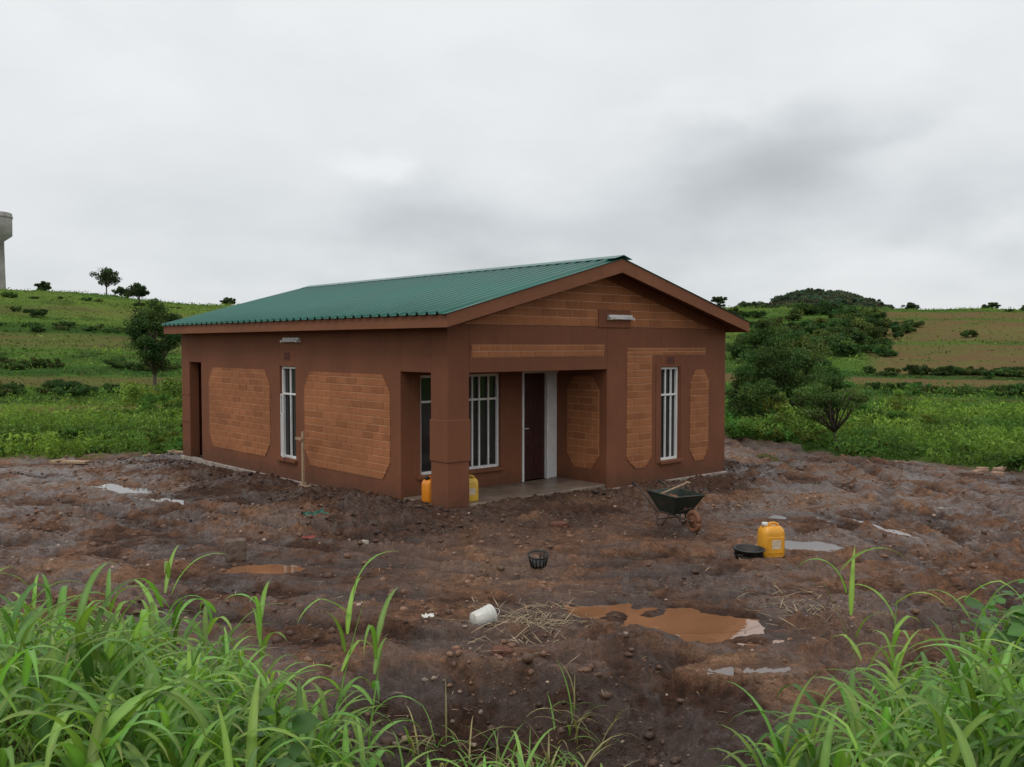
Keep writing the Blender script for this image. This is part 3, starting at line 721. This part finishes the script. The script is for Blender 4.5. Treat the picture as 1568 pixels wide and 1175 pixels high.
# ---------------------------------------------------------------- loose objects
M_yel=mat('yellow_plastic',(.68,.42,.05),.35,.12,5,.05,30,dirt=(.25,.13,.06),dirtamt=.45)
M_yelo=mat('amber_plastic',(.74,.34,.03),.35,.12,5,.05,30,dirt=(.25,.13,.06),dirtamt=.6)
M_org=mat('orange_plastic',(.72,.24,.015),.35,.12,5,.05,30,dirt=(.25,.13,.06),dirtamt=.45)
M_blk=mat('black_rubber',(.015,.015,.015),.5,.3,8,.2,30,dirt=(.08,.05,.035),dirtamt=.5)
M_wp=mat('white_plastic',(.68,.67,.62),.4,.1,6,.05,20,dirt=(.25,.16,.1),dirtamt=.6)
M_wood=mat('raw_timber',(.36,.25,.15),.8,.3,14,.4,60)
M_lab=mat('paper_label',(.62,.5,.35),.6,.25,14,0)
def jerrycan(name,x,y,z,rz_,m,capm,hgt=.36,label=True,big=False):
    e=empty(name,(x,y,z),rz_);w,d=.13,.105
    if big:w,d=.145,.12
    bm=bmesh.new()
    lev=[(0,.96),(.02,1),(hgt*.78,1),(hgt*.9,.93),(hgt,.72)]
    rings=[]
    for zz,s in lev:
        r=[]
        for j in range(24):
            t=(j+.5)/24*2*math.pi;c,si=math.cos(t),math.sin(t);q=(abs(c)**5+abs(si)**5)**(-1/5)
            r.append(bm.verts.new((w*c*q*s,d*si*q*s,zz)))
        rings.append(r)
    for a,b in zip(rings[:-1],rings[1:]):
        for j in range(24):bm.faces.new((a[j],a[(j+1)%24],b[(j+1)%24],b[j]))
    bm.faces.new(rings[0][::-1]);bm.faces.new(rings[-1])
    bm_obj('body',bm,m,e,smooth=True,bevel=.008)
    boxes('side_panel',[(-w*.72,w*.72,-d-.005,-d+.02,.05,hgt*.7),(-w*.72,w*.72,d-.02,d+.005,.05,hgt*.7)],m,e,bevel=.012)
    if label:boxes('label',[(-w*.4,w*.45,-d-.007,-d-.0055,hgt*.3,hgt*.6)],M_lab,e)
    boxes('seam',[(-.004,.004,-d*.75,d*.75,hgt-.01,hgt+.004)],m,e)
    tubes('handle',[([(w*.62,0,hgt-.04),(w*.60,0,hgt+.02),(w*.3,0,hgt+.035),(-.02,0,hgt+.035),(-.045,0,hgt-.02)],.015)],m,e,n=10)
    o=lathe('neck',[(.032,hgt-.05),(.032,hgt+.02)],m,e);o.location=(-w*.6,0,0)
    o=lathe('cap',[(0,hgt+.048),(.034,hgt+.046),(.038,hgt+.04),(.038,hgt+.002),(.03,hgt+.002)],capm,e);o.location=(-w*.6,0,0)
    return e
jerrycan('jerrycan',3.17,11.1,Hs(3.17,11.1)-.01,.25,M_yelo,M_wp,.375,True,True)
def hl(s,t):return(HX+cR*s-sR*t,HY+sR*s+cR*t)
x,y=hl(.66,.3);jerrycan('jerrycan',x,y,.10,.5,M_yel,M_blk,.36)
x,y=hl(.14,.62);jerrycan('jerrycan',x,y,.10,.9,M_org,M_blk,.36,False)
bx,by=2.83,10.85;e=empty('rubber_basin',(bx,by,Hs(bx,by)-.01),0,rot=(.04,.03,0),sc_=.95)
lathe('bowl',[(0,.015),(.14,.015),(.165,.03),(.185,.16),(.20,.165),(.20,.18),(.175,.18),(.155,.04),(0,.03)],M_blk,e)
lathe('rib',[(.178,.09),(.186,.095),(.182,.105)],M_blk,e)
bx,by=.30,10.3;e=empty('plastic_basket',(bx,by,Hs(bx,by)-.01),.4,rot=(.2,-.1,.4),sc_=.85)
lathe('rim',[(.125,.15),(.14,.155),(.14,.175),(.125,.175),(.118,.16)],M_blk,e);lathe('base',[(0,0),(.10,0),(.105,.05),(.095,.05),(0,.012)],M_blk,e)
tubes('ribs',[([(.103*math.cos(a),.103*math.sin(a),.02),(.128*math.cos(a),.128*math.sin(a),.155)],.010) for a in[i/14*2*math.pi for i in range(14) if i not in(3,4,5)]],M_blk,e,n=6)
bx,by=-.27,8.22;e=empty('white_bucket',(bx,by,Hs(bx,by)+.075),0,rot=(math.radians(82),math.radians(0),math.radians(125)),sc_=.76)
lathe('shell',[(0,-.13),(.085,-.13),(.095,-.12),(.115,.12),(.122,.12),(.122,.135),(.11,.135),(.09,-.11),(0,-.115)],M_wp,e)
lathe('grip_band',[(.112,.06),(.117,.065),(.118,.075),(.113,.078)],M_wp,e)
tubes('bail',[([(.12*math.cos(a),.12*math.sin(a)*.3,.12+.11*math.sin(a)) for a in[i/10*math.pi for i in range(11)]],.003)],M_wp,e,n=6)
M_gr=mat('dark_green_paint',(.018,.030,.022),.5,.3,8,.1,30,dirt=(.08,.045,.03),dirtamt=.9)
M_steel=mat('rusty_tube',(.06,.04,.03),.6,.4,20,.2,60,metal=.3)
M_rust=mat('muddy_wheel',(.17,.07,.035),.8,.4,12,.5,40)
bx,by=2.27,12.6
wb=empty('wheelbarrow',(bx,by,Hs(bx,by)+.02),math.radians(-66),sc_=.82)
bm=bmesh.new()
def ring(l0,l1,w0,w1,z,tilt=0):
    return[bm.verts.new(p) for p in((l0,-w0,z+tilt),(l0,w0,z+tilt),(l1,w1,z),(l1,-w1,z))]
o1=ring(-.40,.42,.33,.29,.56);o2=ring(-.22,.20,.19,.16,.24);i1=ring(-.385,.405,.315,.275,.56);i2=ring(-.21,.19,.18,.15,.255)
for a,b in((o1,o2),(i2,i1),(i1,o1)):
    for j in range(4):bm.faces.new((a[j],a[(j+1)%4],b[(j+1)%4],b[j]))
bm.faces.new(o2);bm.faces.new(i2)
bm_obj('tray',bm,M_gr,wb,bevel=.01)
tubes('tray_rim',[([(-.40,-.33,.565),(-.40,.33,.565),(.42,.29,.565),(.42,-.29,.565),(-.40,-.33,.565)],.013)],M_gr,wb)
tubes('frame',[([(-.82,s*.28,.60),(-.70,s*.28,.57),(-.25,s*.22,.24),(.2,s*.13,.22),(.52,s*.06,.17)],.017) for s in(-1,1)]+
 [([(-.18,s*.22,.24),(-.22,s*.24,.02),(-.05,s*.24,.02),(.05,s*.16,.22)],.013) for s in(-1,1)]+[([(-.21,-.24,.1),(-.21,.24,.1)],.01),([(.3,-.13,.3),(.45,-.0,.38),(.3,.13,.3)],.01),([(.52,-.07,.17),(.52,.07,.17)],.014)],M_steel,wb)
tubes('grips',[([(-.93,s*.28,.62),(-.80,s*.28,.598)],.022) for s in(-1,1)],M_blk,wb)
n=24;pts=[(.15*math.cos(i/n*2*math.pi)+.52,0,.17+.15*math.sin(i/n*2*math.pi)) for i in range(n+1)]
tubes('tyre',[(pts,.042)],M_rust,wb,n=10)
tubes('spokes',[([(.52,0,.17),(.52+.13*math.cos(a),0,.17+.13*math.sin(a))],.012) for a in[i/6*2*math.pi for i in range(6)]]+[([(.52,-.05,.17),(.52,.05,.17)],.03)],M_rust,wb)
lathe_=lathe('wheel_disc',[(.0,-.012),(.12,-.02),(.12,.02),(0,.012)],M_rust,wb);lathe_.rotation_euler=(math.pi/2,0,0);lathe_.location=(.52,0,.17)
bm=bmesh.new()
for i in range(40):
    bmesh.ops.create_icosphere(bm,subdivisions=1,radius=random.uniform(.04,.08),matrix=Matrix.Translation((random.uniform(-.26,.26),random.uniform(-.17,.17),random.uniform(.34,.46))))
bm_obj('soil_load',bm,M_rust,wb)
sh=empty('shovel',(2.15,12.75,Hs(2.15,12.75)+.44),math.radians(20))
tubes('shaft',[([(-.15,-.05,.0),(.42,.1,.13)],.012)],M_wood,sh)
tubes('grip',[([(.42,.04,.13),(.42,.16,.13)],.014)],M_wood,sh)
x,y=hl(-.25,3.95);e=empty('wooden_stake',(x,y,Hs(x,y)-.03),math.atan2(sR,cR)+math.pi/2)
boxes('post',[(-.028,.028,-.018,.018,0,1.02)],M_wood,e,bevel=.003);boxes('cross_piece',[(-.02,.2,.0181,.045,.86,.91)],M_wood,e,bevel=.003)
boxes('foot',[(-.16,.14,-.09,.03,.015,.045)],M_wood,e,bevel=.003)
def plank(name,px,py,L,w,h,rz_):
    e=empty(name,(px,py,Hs(px,py)+.04),rz_);boxes('board',[(-L/2,L/2,-w/2,w/2,0,h)],M_wood,e,bevel=.004);boxes('cleat',[(-L*.3,-L*.2,-w*.7,w*.6,h+.001,h+.02)],M_wood,e,bevel=.002)
plank('timber_plank',-9.9,20.4,.9,.22,.05,-.2);plank('timber_plank',-8.6,22.0,.6,.12,.03,.3);plank('timber_plank',-8.0,21.8,.5,.1,.04,-.3)
def block(name,x,y,sx,sy,sz,rz_,m,tilt=0):
    e=empty(name,(x,y,Hs(x,y)-.012),0,rot=(tilt,tilt*.6,rz_));bm=bmesh.new();addbox(bm,-sx/2,sx/2,-sy/2,sy/2,0,sz)
    bmesh.ops.subdivide_edges(bm,edges=bm.edges[:],cuts=4,use_grid_fill=True)
    for v in bm.verts:
        f=max(0,sum((abs(v.co.x)/sx*2>.9,abs(v.co.y)/sy*2>.9,abs(v.co.z-sz/2)/sz*2>.9))-1)*.012
        v.co+=Vector([random.uniform(-.006,.006) for _ in range(3)])-Vector((v.co.x,v.co.y,v.co.z-sz/2)).normalized()*f
    bm_obj('block_body',bm,m,e,smooth=False,bevel=.003);return e
M_blkc=mat('old_block',(.13,.09,.068),.9,.4,10,.7,30);M_rb=mat('red_brick',(.14,.055,.035),.9,.35,12,.6,40)
block('concrete_block',-3.28,10.75,.24,.2,.25,.35,M_blkc)
block('brick',-.10,7.45,.17,.1,.08,.5,M_rb,.25);block('brick',-.42,7.5,.16,.1,.05,-.4,M_rb,.1);block('brick',.65,12.55,.24,.11,.08,.1,M_rb)
block('brick',-1.9,11.7,.1,.09,.09,.1,mat('pale_stone',(.38,.33,.28),.8,.2,9,.4,30))
rocks('stone',0,(np.array([-1.35]),np.array([11.45])),.15,.151,colmat('stone_mat'),2,cols=lambda n:np.array([[.12,.085,.065]]))
M_rub=mat('rubble',(.34,.22,.15),.9,.3,9,.5,30)
for i in range(9):
    x,y=9.9+random.uniform(-.6,.8),19.0+random.uniform(-.7,.7);block('rubble_brick',x,y,.24,.13,.1,random.uniform(0,3),M_rub,random.uniform(-.3,.3))
def cloth(name,x,y,s,m):
    bm=bmesh.new();bmesh.ops.create_grid(bm,x_segments=14,y_segments=14,size=s)
    sd=random.randint(0,999)
    for v in bm.verts:
        a=float(fbm(np.array([v.co.x/s+sd]),np.array([v.co.y/s]),1.6,3,3)[0]);v.co.z=abs(a)*s*.8+.01;v.co.x*=1+.4*a;v.co.y*=.7-.4*a
    o=bm_obj(name,bm,m,smooth=True);o.location=(x,y,Hs(x,y)+.02);o.rotation_euler=(0,0,random.uniform(0,3))
cloth('green_cloth',-2.85,13.2,.17,mat('teal_cloth',(.03,.11,.08),.8,.4,15,.2,60));cloth('red_cloth',-2.6,11.6,.07,mat('red_cloth_m',(.25,.05,.045),.8,.3,9,0))
cloth('white_paper',-.78,8.35,.05,M_wp);cloth('white_paper',-7.6,16.9,.06,M_wp)
# ---------------------------------------------------------------- water tower
tx,ty=-90.2,160;tz=float(basez(np.array([tx]),np.array([ty]))[0])
wt=empty('water_tower',(tx,ty,tz-.5))
M_tw=mat('tower_concrete',(.34,.32,.30),.9,.3,.5,.3,3,dirt=(.15,.135,.12),dirtamt=.7)
lathe('shaft',[(1.75,0),(1.65,5),(1.6,9.6),(2.9,10.6),(2.95,14.4),(2.7,14.55),(0,14.6)],M_tw,wt,n=32,smooth=False)
lathe('rim_band',[(3.0,13.6),(3.05,13.65),(3.05,13.9),(3.0,13.95)],M_tw,wt,n=32)
# ---------------------------------------------------------------- sky + light
w=bpy.data.worlds.new('World');sc.world=w;w.use_nodes=True;nt=NT(w.node_tree)
for n_ in list(w.node_tree.nodes):w.node_tree.nodes.remove(n_)
out=nt.n('ShaderNodeOutputWorld')
sky=nt.n('ShaderNodeTexSky');sky.sky_type='NISHITA';sky.sun_disc=False;sky.sun_elevation=math.radians(58);sky.sun_rotation=math.radians(200)
bg1=nt.n('ShaderNodeBackground');nt.l(sky.outputs[0],bg1.inputs[0]);bg1.inputs[1].default_value=.1
tc=nt.n('ShaderNodeTexCoord').outputs['Generated']
sp=nt.n('ShaderNodeSeparateXYZ');nt.l(tc,sp.inputs[0]);x,y,z=sp.outputs
azn=nt.m('ARCTAN2',x,y);eln=nt.m('ARCTAN2',z,nt.m('SQRT',nt.m('ADD',nt.m('MULTIPLY',x,x),nt.m('MULTIPLY',y,y))))
zz=nt.m('ADD',nt.m('MAXIMUM',z,0.0),.18)
cx=nt.n('ShaderNodeCombineXYZ');nt.l(nt.m('DIVIDE',x,zz),cx.inputs[0]);nt.l(nt.m('DIVIDE',y,zz),cx.inputs[1])
n1=nt.noise(cx.outputs[0],1.1,5,.5,.25)
cy=nt.n('ShaderNodeCombineXYZ');nt.l(azn,cy.inputs[0]);nt.l(nt.m('MULTIPLY',eln,1.7),cy.inputs[1])
ntx=nt.n('ShaderNodeTexNoise');ntx.inputs['Scale'].default_value=5;ntx.inputs['Detail'].default_value=5;ntx.inputs['Roughness'].default_value=.5;nt.l(cy.outputs[0],ntx.inputs['Vector'])
sc3=nt.n('ShaderNodeSeparateColor');nt.l(ntx.outputs['Color'],sc3.inputs[0])
A2=nt.m('ADD',azn,nt.m('MULTIPLY',nt.m('SUBTRACT',sc3.outputs[0],.5),.28));E2=nt.m('ADD',eln,nt.m('MULTIPLY',nt.m('SUBTRACT',sc3.outputs[1],.5),.16))
def blob(px,py,wx_,wy_,an,amt):
    a0=math.atan((px-784)/1400);e0=math.atan((529-py)/1400);wa=wx_/1400;wb_=wy_/1400
    da=nt.m('SUBTRACT',A2,a0);de=nt.m('SUBTRACT',E2,e0);c,s=math.cos(an),math.sin(an)
    u=nt.m('DIVIDE',nt.m('ADD',nt.m('MULTIPLY',da,c),nt.m('MULTIPLY',de,s)),wa)
    v=nt.m('DIVIDE',nt.m('SUBTRACT',nt.m('MULTIPLY',de,c),nt.m('MULTIPLY',da,s)),wb_)
    q=nt.m('ADD',nt.m('MULTIPLY',u,u),nt.m('MULTIPLY',v,v))
    return nt.m('MULTIPLY',nt.m('EXPONENT',nt.m('MULTIPLY',q,-1.0)),amt)
tot=nt.ramp(eln,0,.36,.84,1.0)
tot=nt.m('ADD',tot,nt.m('MULTIPLY',nt.m('SUBTRACT',n1,.5),.30))
tot=nt.m('ADD',tot,nt.m('MULTIPLY',nt.m('SUBTRACT',sc3.outputs[2],.5),.22))
for b in[(1150,275,220,95,.25,-.30),(1460,335,150,50,.1,-.20),(640,350,130,75,.1,-.20),(860,385,220,40,0,-.10),(1360,215,80,22,.1,-.08),
         (1080,160,160,26,.15,.10),(550,262,60,20,0,.14),(1420,405,220,28,0,.06),(200,360,280,70,0,-.06)]:
    tot=nt.m('ADD',tot,blob(*b))
cr=nt.n('ShaderNodeValToRGB');nt.l(tot,cr.inputs[0]);el=cr.color_ramp.elements
el[0].position=.3;el[0].color=(.31,.335,.35,1);el[1].position=1.0;el[1].color=(.88,.895,.905,1)
e2=el.new(.6);e2.color=(.52,.55,.57,1);e3=el.new(.82);e3.color=(.71,.74,.76,1)
bg2=nt.n('ShaderNodeBackground');nt.l(cr.outputs[0],bg2.inputs[0]);bg2.inputs[1].default_value=1.0
mx=nt.n('ShaderNodeMixShader');mx.inputs[0].default_value=.94;nt.l(bg1.outputs[0],mx.inputs[1]);nt.l(bg2.outputs[0],mx.inputs[2]);nt.l(mx.outputs[0],out.inputs[0])
sun=bpy.data.lights.new('sun','SUN');sun.energy=1.0;sun.angle=math.radians(25);sun.color=(1,.97,.92)
so=bpy.data.objects.new('sun',sun);COL.objects.link(so)
dirv=Vector((-.25,-.5,.85)).normalized();so.rotation_euler=dirv.to_track_quat('Z','Y').to_euler()
# ---------------------------------------------------------------- camera
cam=bpy.data.cameras.new('camera');cam.sensor_width=36;cam.lens=32.14;cam.clip_end=8000;cam.clip_start=.05
co=bpy.data.objects.new('camera',cam);COL.objects.link(co);co.location=(0,0,2.55);co.rotation_euler=(math.radians(90-2.39),0,0)
sc.camera=co
print('done')
